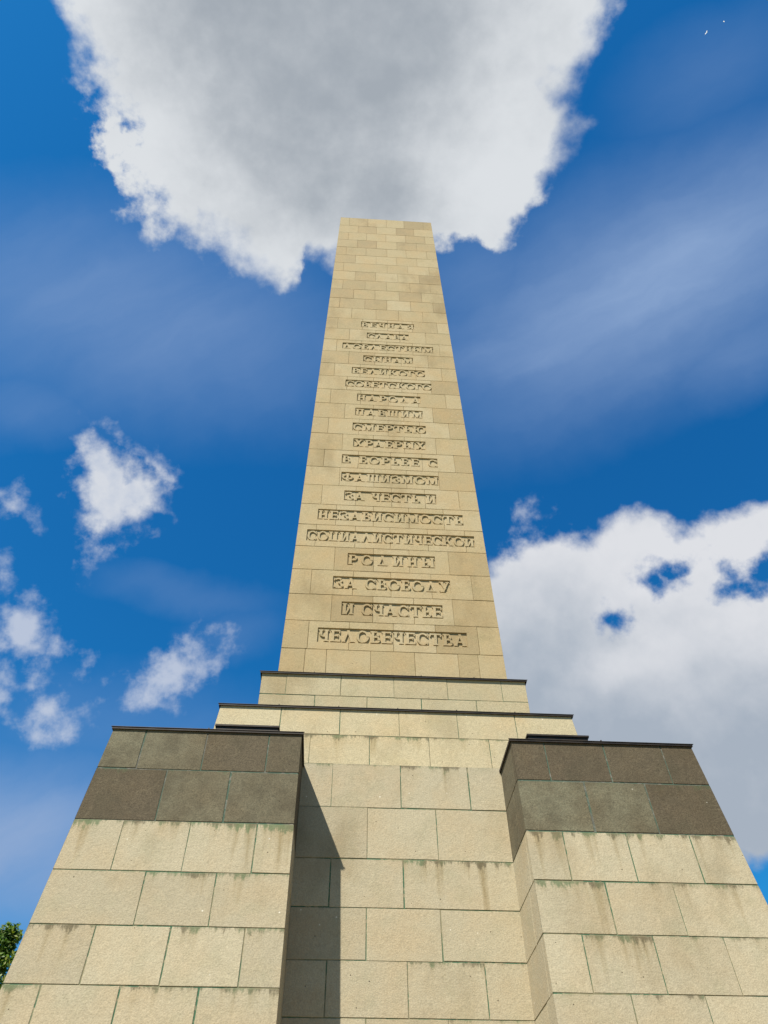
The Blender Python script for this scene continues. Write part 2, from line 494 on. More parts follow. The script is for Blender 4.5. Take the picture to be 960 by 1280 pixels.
M_LOW = stone_mat('pale_granite', (0.298, 0.262, 0.185), (0.348, 0.308, 0.218), (0.385, 0.342, 0.243), grain=0.34)
M_SHAFT = stone_mat('golden_limestone', (0.280, 0.212, 0.115), (0.370, 0.295, 0.170), (0.412, 0.345, 0.222), grain=0.36, stain=1.1, green=0.15, streak=0.5)
M_DARK = stone_mat('dark_slate', (0.070, 0.052, 0.034), (0.086, 0.072, 0.046), (0.145, 0.138, 0.092), grain=0.75, vein=0.35, stain=0.5, green=0.4, streak=0.5)
M_STEP = stone_mat('pale_step_stone', (0.345, 0.295, 0.190), (0.395, 0.340, 0.222), (0.43, 0.375, 0.25), grain=0.45)
M_MORT = mortar_mat('mossy_mortar', (0.19, 0.17, 0.10), (0.04, 0.11, 0.06), (0.24, 0.215, 0.135))
M_MORT_SHAFT = mortar_mat('ochre_mortar', (0.28, 0.20, 0.095), (0.22, 0.165, 0.08), (0.34, 0.26, 0.14))
M_MORT_DARK = mortar_mat('grey_mortar', (0.085, 0.085, 0.07), (0.05, 0.085, 0.06), (0.15, 0.145, 0.125))

def metal_mat():
    m, N, bs = new_mat('dark_bronze_sheet')
    pos = N.node('ShaderNodeNewGeometry').outputs['Position']
    n1 = N.noise(pos, 5, 5, 0.65)
    c = N.mix(N.step(n1, 0.35, 0.7), (0.010, 0.007, 0.005), (0.026, 0.018, 0.013))
    N.put(bs.inputs['Base Color'], c)
    bs.inputs['Metallic'].default_value = 0.25
    N.put(bs.inputs['Roughness'], N.lin(n1, 0.3, 0.7, 0.5, 0.75))
    bump(N, bs, N.noise(pos, 3, 2), 0.01, 0.3)
    return m
M_METAL = metal_mat()

# ------------------------------------------------------------------ ground
def ground_mats():
    m, N, bs = new_mat('lawn')
    pos = N.node('ShaderNodeNewGeometry').outputs['Position']
    c = N.mix(N.noise(pos, 0.3, 5), (0.05, 0.07, 0.015), (0.085, 0.10, 0.03))
    c = N.mix(N.mul(N.noise(pos, 9, 4), 0.5), c, (0.10, 0.12, 0.045))
    N.put(bs.inputs['Base Color'], c)
    bs.inputs['Roughness'].default_value = 0.95
    m2, N, bs = new_mat('paving')
    pos = N.node('ShaderNodeNewGeometry').outputs['Position']
    br = N.node('ShaderNodeTexBrick')
    N.put(br.inputs['Vector'], pos)
    br.inputs['Scale'].default_value = 1.0
    br.inputs['Brick Width'].default_value = 0.8
    br.inputs['Row Height'].default_value = 0.5
    br.inputs['Mortar Size'].default_value = 0.006
    br.inputs['Color1'].default_value = (0.31, 0.235, 0.125, 1)
    br.inputs['Color2'].default_value = (0.26, 0.195, 0.105, 1)
    br.inputs['Mortar'].default_value = (0.08, 0.08, 0.06, 1)
    c = N.mix(N.mul(N.noise(pos, 20, 5), 0.5), br.outputs['Color'], (0.23, 0.17, 0.09))
    N.put(bs.inputs['Base Color'], c)
    bs.inputs['Roughness'].default_value = 0.9
    return m, m2
M_LAWN, M_PAVE = ground_mats()
mb = MB(); mb.poly([(-3000, -3000, -0.004), (3000, -3000, -0.004), (3000, 3000, -0.004), (-3000, 3000, -0.004)])
g = mb.build('ground', M_LAWN); g['kind'] = 'structure'
mb = MB(); mb.poly([(-13, -14, 0), (13, -14, 0), (13, 27, 0), (-13, 27, 0)])
g = mb.build('pavement', M_PAVE); g['kind'] = 'structure'

# ------------------------------------------------------------------ monument
CY = 13.104                                   # centre of the shaft
mon = thing('obelisk_monument', 'tall tapering pale stone obelisk with carved inscription rising between two stepped side blocks',
            'monument', (0, CY, 0))
def part(mb, name, mats, parent=mon):
    o = mb.build(name, mats, parent)
    # geometry was written in world coordinates: keep it there
    o.matrix_parent_inverse = Matrix.Translation((0, -CY, 0)) if parent is mon else Matrix.Identity(4)
    return o

def square_face(k, half):
    """face k of a square tower with half-width half(z): 0 front, 1 right, 2 back, 3 left"""
    dz = 1e-3
    b = (half(5.0 + dz) - half(5.0)) / dz
    ca, sa = math.cos(k * math.pi / 2), math.sin(k * math.pi / 2)
    def F(s, z):
        x, y = s, -half(z)
        return Vector((x * ca - y * sa, CY + x * sa + y * ca, z))
    nx, ny, nz = 0, -1, -b
    n = Vector((-ny * sa, ny * ca, nz)).normalized()
    return F, n

# ---- shaft
Z0, ZT, WT = 9.4826, 30.6349, 1.7057
HR, ZR0 = 0.6573, 10.4967
def half(z): return 2.0 + (WT - 2.0) * (z - Z0) / (ZT - Z0)
zrows = [ZT] + [ZR0 + HR * (k - 0.5) for k in range(30, -1, -1)] + [Z0 - 0.05]
LINES = ['ЧЕЛОВЕЧЕСТВА', 'И СЧАСТЬЕ', 'ЗА СВОБОДУ', 'РОДИНЫ', 'СОЦИАЛИСТИЧЕСКОЙ', 'НЕЗАВИСИМОСТЬ', 'ЗА ЧЕСТЬ И', 'ФАШИЗМОМ',
         'В БОРЬБЕ С', 'ХРАБРЫХ', 'СМЕРТЬЮ', 'ПАВШИМ', 'НАРОДА', 'СОВЕТСКОГО', 'ВЕЛИКОГО', 'СЫНАМ', 'ДОБЛЕСТНЫМ', 'СЛАВА', 'ВЕЧНАЯ']
WID = [2.74, 1.92, 2.30, 1.77, 3.50, 3.12, 2.04, 2.22, 2.24, 1.74, 1.81, 1.71, 1.65, 2.29, 1.99, 1.39, 2.59, 1.22, 1.58]
PH0, PH1 = -0.165, 0.172                      # panel below / above the course's middle
PD = 0.027                                    # depth of the sunk panel
panels = {k: (-WID[k] / 2, WID[k] / 2, ZR0 + k * HR + PH0, ZR0 + k * HR + PH1) for k in range(19)}

def shaft_joints(k, n):
    """k counted from the bottom course (0) upwards"""
    rnd = random.Random(k * 17 + n)
    L = 0.785 - 0.003 * k
    base = 0.0 if k % 2 else L / 2
    js = [base + i * L + rnd.uniform(-.03, .03) for i in range(-4, 5)]
    js = [j for j in js if rnd.random() > (0.06 if k > 20 else 0.0)]
    return js

mb = MB()
block_tone = {}
nrow = len(zrows) - 1
for fk in range(4):
    F, n = square_face(fk, half)
    for r in range(nrow):
        z1, z0 = zrows[r], zrows[r + 1]
        kk = nrow - 1 - r                     # 0 = bottom course
        txt = kk - 1 if r > 0 else None
        pan = panels.get(txt) if (fk == 0 and txt is not None) else None
        js = [j for j in shaft_joints(kk, fk) if abs(j) < half(z1) - 0.12]
        if kk == 0:
            js = [-1.56, -1.18, -0.40, 0.39, 1.17, 1.53]
        ends = [None] + js + [None]
        for i in range(len(ends) - 1):
            q = [(-half(z0) if i == 0 else js[i - 1]), (-half(z1) if i == 0 else js[i - 1]),
                 (half(z0) if i == len(ends) - 2 else js[i]), (half(z1) if i == len(ends) - 2 else js[i])]
            fl = {'l': 'e' if i == 0 else 'g', 'r': 'e' if i == len(ends) - 2 else 'g',
                  'b': 'g', 't': 'g' if r > 0 else 'e'}
            xm = (q[0] + q[2]) / 2
            tone = random.betavariate(2.2, 2.2)
            if pan and abs(xm) < (pan[1] + 0.25):
                tone = random.uniform(0.55, 0.85)
            elif kk < 21:
                tone = random.uniform(0.3, 0.72)
            if kk > 21:
                tone = random.uniform(0.3, 0.7) if random.random() > .2 else random.uniform(0.05, .25)
            if random.random() < 0.05:
                tone = random.uniform(0.12, 0.3)
            moss = random.random() * 0.5
            if pan: block_tone.setdefault(txt, []).append((q[0], q[2], tone))
            kw = dict(gap=random.uniform(.003, .0055), ch=0.003, md=0.008, tone=tone, moss=moss, so=random.uniform(-50, 50), vt=z1)
            off = random.uniform(-.0015, .0015)
            if pan and q[2] > pan[0] and q[0] < pan[1]:
                a, b, pz0, pz1 = pan
                L, Rr = max(q[0], a), min(q[2], b)
                cell(mb, F, n, (L if q[0] < a else q[0], L if q[0] < a else q[1], Rr if q[2] > b else q[2], Rr if q[2] > b else q[3]),
                     pz1, z1, {'l': fl['l'] if q[0] >= a else 'n', 'r': fl['r'] if q[2] <= b else 'n', 'b': 'n', 't': fl['t']}, off=0, **kw)
                cell(mb, F, n, (L if q[0] < a else q[0], L if q[0] < a else q[1], Rr if q[2] > b else q[2], Rr if q[2] > b else q[3]),
                     z0, pz0, {'l': fl['l'] if q[0] >= a else 'n', 'r': fl['r'] if q[2] <= b else 'n', 'b': fl['b'], 't': 'n'}, off=0, **kw)
                if q[0] < a:
                    cell(mb, F, n, (q[0], q[1], a, a), z0, z1, {**fl, 'r': 'n'}, off=0, **kw)
                if q[2] > b:
                    cell(mb, F, n, (b, b, q[2], q[3]), z0, z1, {**fl, 'l': 'n'}, off=0, **kw)
            else:
                cell(mb, F, n, q, z0, z1, fl, off=off, **kw)
    # the four walls of each sunk panel
    if fk == 0:
        for a, b, pz0, pz1 in panels.values():
            d0 = -n * 0.0
            for p, q2, nn in (((a, pz0), (a, pz1), Vector((1, 0, 0))), ((b, pz0), (b, pz1), Vector((-1, 0, 0))),
                              ((a, pz0), (b, pz0), Vector((0, 0, 1))), ((a, pz1), (b, pz1), Vector((0, 0, -1)))):
                mb.poly([F(*p), F(*q2), F(*q2) - n * (PD + .002), F(*p) - n * (PD + .002)], 0, 0.7, 0, None, nn)
mb.poly([(-WT, CY - WT, ZT), (WT, CY - WT, ZT), (WT, CY + WT, ZT), (-WT, CY + WT, ZT)], 0, 0.5, 0, None, Vector((0, 0, 1)))
shaft = part(mb, 'shaft', [M_SHAFT, M_MORT_SHAFT])

# ---- letters: roman capitals cut in relief, drawn with thick and thin strokes in a unit-high box
TK, TN, SF = 0.20, 0.125, 0.10
def glyph(ch):
    """-> (width, list of outlines)"""
    out = []
    def R(x0, y0, x1, y1): out.append([(x0, y0), (x1, y0), (x1, y1), (x0, y1)])
    def stem(x, y0=0.0, y1=1.0, t=TK, sb=True, st=True, e=0.085):
        R(x, y0, x + t, y1)
        if sb: out.append([(x - e, y0), (x + t + e, y0), (x + t + e, y0 + SF * .6), (x + t, y0 + SF * 1.3), (x, y0 + SF * 1.3), (x - e, y0 + SF * .6)])
        if st: out.append([(x - e, y1), (x - e, y1 - SF * .6), (x, y1 - SF * 1.3), (x + t, y1 - SF * 1.3), (x + t + e, y1 - SF * .6), (x + t + e, y1)])
    def line(x0, y0, x1, y1, t): out.append([(x0, y0), (x0 + t, y0), (x1 + t, y1), (x1, y1)])
    def foot(x0, x1, y): R(x0, y, x1, y + SF * .75)
    def arc(cx, cy, rx, ry, a0, a1, tmax, tmin, n=22):
        o, i = [], []
        for k in range(n + 1):
            a = math.radians(a0 + (a1 - a0) * k / n)
            c, s = math.cos(a), math.sin(a)
            t = tmin + (tmax - tmin) * c * c
            o.append((cx + rx * c, cy + ry * s))
            i.append((cx + (rx - t) * c, cy + (ry - min(t, tmin + .02)) * s))
        for k in range(n):
            out.append([o[k], o[k + 1], i[k + 1], i[k]])
    def bowl(x, y0, y1, w):
        h = (y1 - y0) / 2
        R(x, y1 - TN, x + w * .45, y1); R(x, y0, x + w * .45, y0 + TN)
        arc(x + w * .45, y0 + h, w * .55, h, -90, 90, TK, TN, 14)
    def bar_serif(x, y, up):
        out.append([(x, y), (x - .09, y), (x - .07, y + up), (x, y + up)])
    e = 0.085
    if ch == ' ': return 0.42, []
    if ch == 'В': stem(e); bowl(e + TK, 0.5 - TN / 2, 1, .36); bowl(e + TK, 0, .5 + TN / 2, .44); w = e + TK + .44
    elif ch == 'Е':
        stem(e); x = e + TK; R(x, 1 - TN, x + .44, 1); R(x, 0, x + .48, TN); R(x, .46, x + .3, .46 + TN)
        bar_serif(x + .44, 1 - TN, -.16); bar_serif(x + .48, TN, .18); R(x + .25, .38, x + .31, .64); w = x + .48
    elif ch == 'Ч':
        stem(.5); stem(e, .55, 1, sb=False); arc(e + TK * .5 + .24, .62, .345, .24, 180, 275, TK, TN, 10); R(.3, .38, .5, .38 + TN); w = .5 + TK + e
    elif ch == 'Н': stem(e); stem(.55); R(e + TK, .45, .55, .45 + TN); w = .55 + TK + e
    elif ch == 'А':
        line(.07, 0, .43, 1, TN); line(.66, 0, .36, 1, TK); R(.2, .27, .66, .27 + TN); foot(0, .25, 0); foot(.58, .95, 0); w = .95
    elif ch == 'Л':
        line(.07, 0, .40, 1, TN); line(.66, 0, .34, 1, TK); foot(0, .25, 0); foot(.58, .95, 0); w = .95
    elif ch == 'Я':
        stem(.55); x = .55; R(.32, 1 - TN, x, 1); R(.32, .42, x, .42 + TN); arc(.34, .71, .29, .29, 90, 270, TK, TN, 14); line(.06, 0, .36, .44, TK); foot(0, .3, 0); w = .55 + TK + e
    elif ch == 'С':
        arc(.45, .5, .45, .52, 38, 322, TK, TN, 30); R(.76, .64, .83, .99); R(.76, .01, .83, .28); w = .86
    elif ch == 'О': arc(.47, .5, .47, .52, 0, 360, TK, TN, 36); w = .94
    elif ch == 'Д':
        line(.14, .1, .42, 1, TN); line(.64, .1, .36, 1, TK); R(0.0, 0, .98, .1); R(0, -.13, .08, .0); R(.90, -.13, .98, .0); w = .98
    elif ch == 'Б':
        stem(e, st=False); R(e - .07, 1 - TN, .62, 1); bar_serif(.62, 1 - TN, -.17); bowl(e + TK, 0, .58, .44); w = e + TK + .44
    elif ch == 'Т':
        stem(.34, st=False); R(.02, 1 - TN, .86, 1); out.append([(.02, 1 - TN), (.11, 1 - TN), (.09, .74), (.02, .74)]); bar_serif(.86, 1 - TN, -.16); w = .88
    elif ch == 'Ы': stem(e); bowl(e + TK, 0, .56, .40); stem(.80); w = .80 + TK + e
    elif ch == 'Ь': stem(e); bowl(e + TK, 0, .56, .42); w = e + TK + .42
    elif ch == 'М':
        line(.1, 0, .14, 1, TN); stem(.82); line(.48, .05, .14, 1, TK * .95); line(.48, .05, .84, 1, TN); foot(0, .28, 0); R(.02, 1 - SF * .7, .2, 1); w = .82 + TK + e
    elif ch == 'К':
        stem(e); line(e + TK, .42, .62, 1, TN); line(.66, 0, .36, .6, TK); foot(.58, .96, 0); R(.54, 1 - SF * .7, .82, 1); w = .94
    elif ch == 'Г': stem(e, st=False); R(e - .07, 1 - TN, .68, 1); bar_serif(.68, 1 - TN, -.18); w = .70
    elif ch == 'Р': stem(e); bowl(e + TK, .42, 1, .44); w = e + TK + .44
    elif ch == 'П': stem(e, st=False); stem(.56, st=False); R(0, 1 - TN, .56 + TK + e, 1); w = .56 + TK + e
    elif ch == 'Ш': stem(e, sb=False); stem(.47, sb=False); stem(.86, sb=False); R(0, 0, .86 + TK + e, TN); w = .86 + TK + e
    elif ch == 'И' or ch == 'Й':
        stem(e); stem(.60); line(e + TK * .6, .05, .62, .95, TN * 1.1); w = .60 + TK + e
        if ch == 'Й': arc(.44, 1.2, .15, .14, 190, 350, .06, .06, 10)
    elif ch == 'Х':
        line(.58, 0, .1, 1, TK); line(.1, 0, .68, 1, TN); foot(0, .28, 0); foot(.52, .92, 0); R(.02, 1 - SF * .75, .38, 1); R(.58, 1 - SF * .75, .88, 1); w = .92
    elif ch == 'Ф': stem(.42); arc(.52, .52, .52, .34, 0, 360, TK, TN * .9, 32); w = 1.04
    elif ch == 'З':
        arc(.36, .74, .34, .27, -90, 150, TK * .9, TN, 18); arc(.37, .27, .38, .29, -150, 90, TK, TN, 18); R(.03, .72, .1, .98); R(.0, .02, .07, .28); w = .76
    elif ch == 'Ю': stem(e); R(e + TK, .45, .5, .45 + TN); arc(.84, .5, .42, .52, 0, 360, TK, TN, 30); w = 1.26
    elif ch == 'Ц': stem(e, sb=False); stem(.56, sb=False); R(0, 0, .92, TN); R(.84, -.14, .92, 0); w = .92
    elif ch == 'У':
        line(.40, .3, .1, 1, TK); line(.28, 0, .68, 1, TN); R(.02, 1 - SF * .75, .38, 1); R(.56, 1 - SF * .75, .86, 1); arc(.2, .12, .16, .13, 150, 340, .12, .09, 8); w = .88
    else: raise ValueError(ch)
    return w, out

F0, n0 = square_face(0, half)
for k, text in enumerate(LINES):
    a, b, pz0, pz1 = panels[k]
    mb = MB()
    # panel floor, stone by stone
    kk = k + 1
    cuts = [a - .001] + [j for j in shaft_joints(kk, 0) if a + .03 < j < b - .03] + [b + .001]
    for s0, s1 in zip(cuts, cuts[1:]):
        g0 = 0.0025
        mb.poly([F0(s0 + g0, pz0) - n0 * PD, F0(s1 - g0, pz0) - n0 * PD, F0(s1 - g0, pz1) - n0 * PD, F0(s0 + g0, pz1) - n0 * PD],
                0, next((t for p, q, t in block_tone[k] if p <= (s0 + s1) / 2 <= q), .6), 0, None, n0)
    mb.poly([F0(a, pz0) - n0 * (PD + .008), F0(b, pz0) - n0 * (PD + .008), F0(b, pz1) - n0 * (PD + .008), F0(a, pz1) - n0 * (PD + .008)], 1, .3, 0, None, n0)
    LH = 0.268
    zb = pz0 + 0.026
    gl = [glyph(c) for c in text]
    aspect = 0.92
    tot = sum(w for w, _ in gl) * LH * aspect
    avail = (b - a) - 0.03
    gaps = len(text) - 1
    sp = (avail - tot) / gaps
    if sp < 0.018:
        aspect *= (avail - 0.018 * gaps) / tot
        tot = sum(w for w, _ in gl) * LH * aspect
        sp = (avail - tot) / gaps
    x = a + 0.015
    for (w, outl), c in zip(gl, text):
        hh = LH * (0.80 if c == 'Й' else 1.0)
        xc = x + w * LH * aspect / 2
        tone = min(1, .04 + next((t for p, q, t in block_tone[k] if p <= xc <= q), .7))
        for qi, pl in enumerate(outl):
            dep = -0.001 - 0.0006 * (qi % 9)
            top = [F0(x + p[0] * LH * aspect, zb + p[1] * hh) + n0 * dep for p in pl]
            bot = [F0(x + p[0] * LH * aspect, zb + p[1] * hh) - n0 * (PD + .003) for p in pl]
            ar = sum(pl[i][0] * pl[(i + 1) % len(pl)][1] - pl[(i + 1) % len(pl)][0] * pl[i][1] for i in range(len(pl)))
            if ar < 0: top.reverse(); bot.reverse()
            mb.poly(top, 0, tone, 0, None, n0)
            for i in range(len(pl)):
                j = (i + 1) % len(pl)
                mb.poly([top[i], bot[i], bot[j], top[j]], 0, tone)
        x += w * LH * aspect + sp
    o = mb.build('inscription', [M_SHAFT, M_MORT_SHAFT], shaft)

# ---- metal coping: a sheet roof with a turned-down lip round a rectangle (x0,x1,y0,y1)
def coping(x0, x1, y0, y1, z, ov=0.024, th=0.013, lip=0.022, parent=None, knob=None):
    mb = MB()
    X0, X1, Y0, Y1 = x0 - ov, x1 + ov, y0 - ov, y1 + ov
    t = 0.016
    mb.box(X0, X1, Y0, Y1, z, z + th)
    for (a, b, c, d) in ((X0, X1, Y0, Y0 + t), (X0, X1, Y1 - t, Y1), (X0, X0 + t, Y0 + t, Y1 - t), (X1 - t, X1, Y0 + t, Y1 - t)):
        mb.box(a, b, c, d, z - lip, z + 0.001)
    # standing seams and a rolled bead on the front edge
    nx = max(2, int((X1 - X0) / 0.9))
    for i in range(1, nx):
        xs = X0 + (X1 - X0) * i / nx
        mb.box(xs - .008, xs + .008, Y0 - .004, Y1 + .004, z + th - .001, z + th + .014)
    for yy in (Y0, Y1):
        cc = [(yy + .007 * math.cos(a), z + th - .006 + .007 * math.sin(a)) for a in [i * math.pi / 4 for i in range(8)]]
        for i in range(8):
            j = (i + 1) % 8
            mb.poly([(X0 - .012, *cc[i]), (X1 + .012, *cc[i]), (X1 + .012, *cc[j]), (X0 - .012, *cc[j])], 0, .5, 0, None,
                    Vector((0, (cc[i][0] + cc[j][0]) / 2 - yy, (cc[i][1] + cc[j][1]) / 2 - (z + th - .006))))
        for xx, s in ((X0 - .012, -1), (X1 + .012, 1)):
            mb.poly([(xx, *c) for c in cc], 0, .5, 0, None, Vector((s, 0, 0)))
    o = mb.build('coping', M_METAL, parent)
    return o

# ---- the two steps under the shaft
def step_block(zs, hf, jf, mossf, tonef, top_half, ov):
    mb = MB()
    for fk in range(4):
        F, n = square_face(fk, hf)
        masonry(mb, F, n, zs, (lambda k, fk=fk: jf(k)), lambda z: -hf(z), lambda z: hf(z), gap=0.006,
                moss=mossf, tones=tonef, top='e', bottom='e')
    o = part(mb, 'step', [M_STEP, M_MORT])
    coping(-top_half, top_half, CY - top_half, CY + top_half, zs[0], ov=ov, parent=o)
    return o
h1 = lambda z: 2.236
step_block([9.45, 9.03, 8.45], h1, lambda k: [[-1.816, -.905, -.01, .892, 1.819], [-1.32, -.462, .44, 1.36]][k],
           lambda k, i: random.uniform(0, .3), lambda k, i: random.uniform(.3, .9), 2.236, 0.03)
h2 = lambda z: 2.736 + 0.0878 * (8.487 - z)
step_block([8.455, 7.966, 7.19], h2, lambda k: [[-1.802, -.891, .018, .923, 1.834], [-1.324, -.438, .461, 1.375]][k],
           lambda k, i: random.uniform(.1, .5) if k == 0 else random.uniform(.4, .9), lambda k, i: random.uniform(.4, 1), 2.738, 0.03)

# ---- lower body: recessed walls front and back between the side blocks
ZC = [7.15, 6.5584, 5.8684, 5.2695, 4.6874, 4.1124, 3.535, 2.955, 2.37, 1.785, 1.2, 0.6, -0.05]
YB, BF, YW, BW, BI, BO, WI, WO, ZB = 9.001, 0.0943, 9.8103, 0.0479, 0.0022, 0.0864, 1.382, 3.8045, 7.1805
def yf(z): return YB - BF * (ZB - z)
def yw(z): return YW - BW * (ZB - z)
def wi(z): return WI - BI * (ZB - z)
def wo(z): return WO + BO * (ZB - z)
WJ = [[-.961, -.027, .913], [-.476, .434], [-.928, -.018], [-.473, .409], [-.919, -.003, .887], [-.47, .43]]
for back in (0, 1):
    mb = MB()
    s = -1 if back else 1
    def F(x, z, s=s): return Vector((s * x, CY + s * (yw(z) - CY), z))
    n = Vector((0, -s, BW)).normalized()
    masonry(mb, F, n, [7.2] + ZC[1:], lambda k: WJ[k % 6], lambda z: -wi(z), lambda z: wi(z), gap=0.0052,
            moss=lambda k, i: (.15 + .85 * random.random() ** 1.7), tones=lambda k, i: random.uniform(.35, .95), top='e')
    part(mb, 'wall', [M_LOW, M_MORT])
mb = MB()
mb.poly([(-1.40, yw(7.2), 7.2), (1.40, yw(7.2), 7.2), (1.40, 2 * CY - yw(7.2), 7.2), (-1.40, 2 * CY - yw(7.2), 7.2)], 0, .5, .2, None, Vector((0, 0, 1)))
part(mb, 'roof', [M_LOW])

FJ = [[1.80, 2.595, 3.381], [2.214, 2.997], [1.805, 2.572, 3.347], [2.175, 2.955], [1.786, 2.555, 3.333], [2.165, 2.932, 3.695]]
for side in (-1, 1):
    mbl, mbd = MB(), MB()
    mossf = lambda k, i: (random.uniform(.75, 1.0) if k == 2 else random.uniform(.3, .95) if k == 3 else .12 + .85 * random.random() ** 1.7)
    tonef = lambda k, i: random.uniform(.25, .9)
    for rng, tgt, gp in ((slice(0, 3), mbd, 0.009), (slice(2, None), mbl, 0.0052)):
        zz = ZC[rng]
        k0 = rng.start
        tp = 'e' if k0 == 0 else 'g'
        bt = 'g' if k0 == 0 else 'e'
        tones_dark = {-1: [[.5, .35, .8, .9], [.72, .8, .28]], 1: [[.3, .22, .3, .2], [.95, .86, .25]]}[side]
        tf = (lambda k, i: tones_dark[k][i % len(tones_dark[k])]) if k0 == 0 else tonef
        mf = (lambda k, i: random.uniform(.1, .7)) if k0 == 0 else (lambda k, i: mossf(k + 2, i))
        for s in (1, -1):                      # front and back
            def F(x, z, s=s): return Vector((side * x, CY + s * (yf(z) - CY), z))
            n = Vector((0, -s, BF)).normalized()
            masonry(tgt, F, n, zz, lambda k: [j + (0.012 * side if side > 0 else 0) for j in FJ[(k + k0) % 6]], wi, wo, gap=gp,
                    moss=mf, tones=tf, top=tp, bottom=bt)
        # inner reveals, front and back
        for s in (1, -1):
            def F(y, z, s=s): return Vector((side * wi(z), CY + s * (y - CY), z))
            n = Vector((-side, 0, -BI)).normalized()
            masonry(tgt, F, n, zz, lambda k: [yf(zz[k]) + (0.30 if (k + k0) % 2 else 0.09)], yf, lambda z: yw(z) + .02, gap=gp * .6,
                    moss=lambda k, i: random.uniform(0, .35), tones=tonef, top=tp, bottom=bt, redge='n')
        # outer face
        def F(y, z): return Vector((side * wo(z), y, z))
        n = Vector((side, 0, BO)).normalized()
        masonry(tgt, F, n, zz, lambda k: [9.5 + .8 * i + .4 * ((k + k0) % 2) for i in range(9)], yf, lambda z: 2 * CY - yf(z), gap=gp,
                moss=mf, tones=tonef, top=tp, bottom=bt)
    bt_o = part(mbl, 'buttress', [M_LOW, M_MORT])
    db = mbd.build('dark_band', [M_DARK, M_MORT_DARK], bt_o)
    db['label'] = 'two dark brown weathered courses'
    xa, xb = sorted((side * WI, side * WO))
    coping(xa, xb, yf(7.15), 2 * CY - yf(7.15), 7.152, ov=0.024, parent=bt_o)
    m2 = MB()
    bx0, bx1 = sorted((side * 1.735, side * 2.575))
    m2.box(bx0, bx1, 9.40, 10.28, 7.17, 7.475)
    m2.box(bx0 - .018, bx1 + .018, 9.382, 10.29, 7.475, 7.50)
    m2.build('metal_upstand', M_METAL, bt_o)

# ------------------------------------------------------------------ trees
def leaf_mat(name, a, b, c3):
    m, N, bs = new_mat(name)
    t = N.attr('tone')
    c = N.mix(N.lin(t, 0, .6), a, b)
    c = N.mix(N.lin(t, .6, 1), c, c3)
    N.put(bs.inputs['Base Color'], c)
    bs.inputs['Roughness'].default_value = 0.55
    tr = N.node('ShaderNodeBsdfTranslucent')
    N.put(tr.inputs[0], N.vm('MULTIPLY', c, (1.3, 1.5, 0.6)))
    mixn = N.node('ShaderNodeMixShader')
    mixn.inputs[0].default_value = 0.35
    t_ = m.node_tree
    t_.links.new(bs.outputs[0], mixn.inputs[1]); t_.links.new(tr.outputs[0], mixn.inputs[2])
    t_.links.new(mixn.outputs[0], [n for n in t_.nodes if n.type == 'OUTPUT_MATERIAL'][0].inputs[0])
    return m
M_LEAF = leaf_mat('broad_leaf', (0.055, 0.115, 0.014), (0.10, 0.18, 0.018), (0.19, 0.21, 0.025))
def bark_mat():
    m, N, bs = new_mat('bark')
    pos = N.node('ShaderNodeNewGeometry').outputs['Position']
    nn = N.noise(N.vm('MULTIPLY', pos, (1, 1, .2)), 14, 5, .6)
    N.put(bs.inputs['Base Color'], N.mix(nn, (0.05, 0.038, 0.026), (0.15, 0.12, 0.09)))
    bs.inputs['Roughness'].default_value = .95
    bump(N, bs, nn, .02, .8)
    return m
M_BARK = bark_mat()

def tube(mb, pts, rad, sides=7):
    rings = []
    for i, p in enumerate(pts):
        d = (pts[min(i + 1, len(pts) - 1)] - pts[max(i - 1, 0)]).normalized()
        x = d.orthogonal().normalized(); y = d.cross(x)
        rings.append([p + (x * math.cos(2 * math.pi * k / sides) + y * math.sin(2 * math.pi * k / sides)) * rad[i] for k in range(sides)])
    for a, b in zip(rings, rings[1:]):
        for k in range(sides):
            j = (k + 1) % sides
            mb.poly([a[k], a[j], b[j], b[k]])

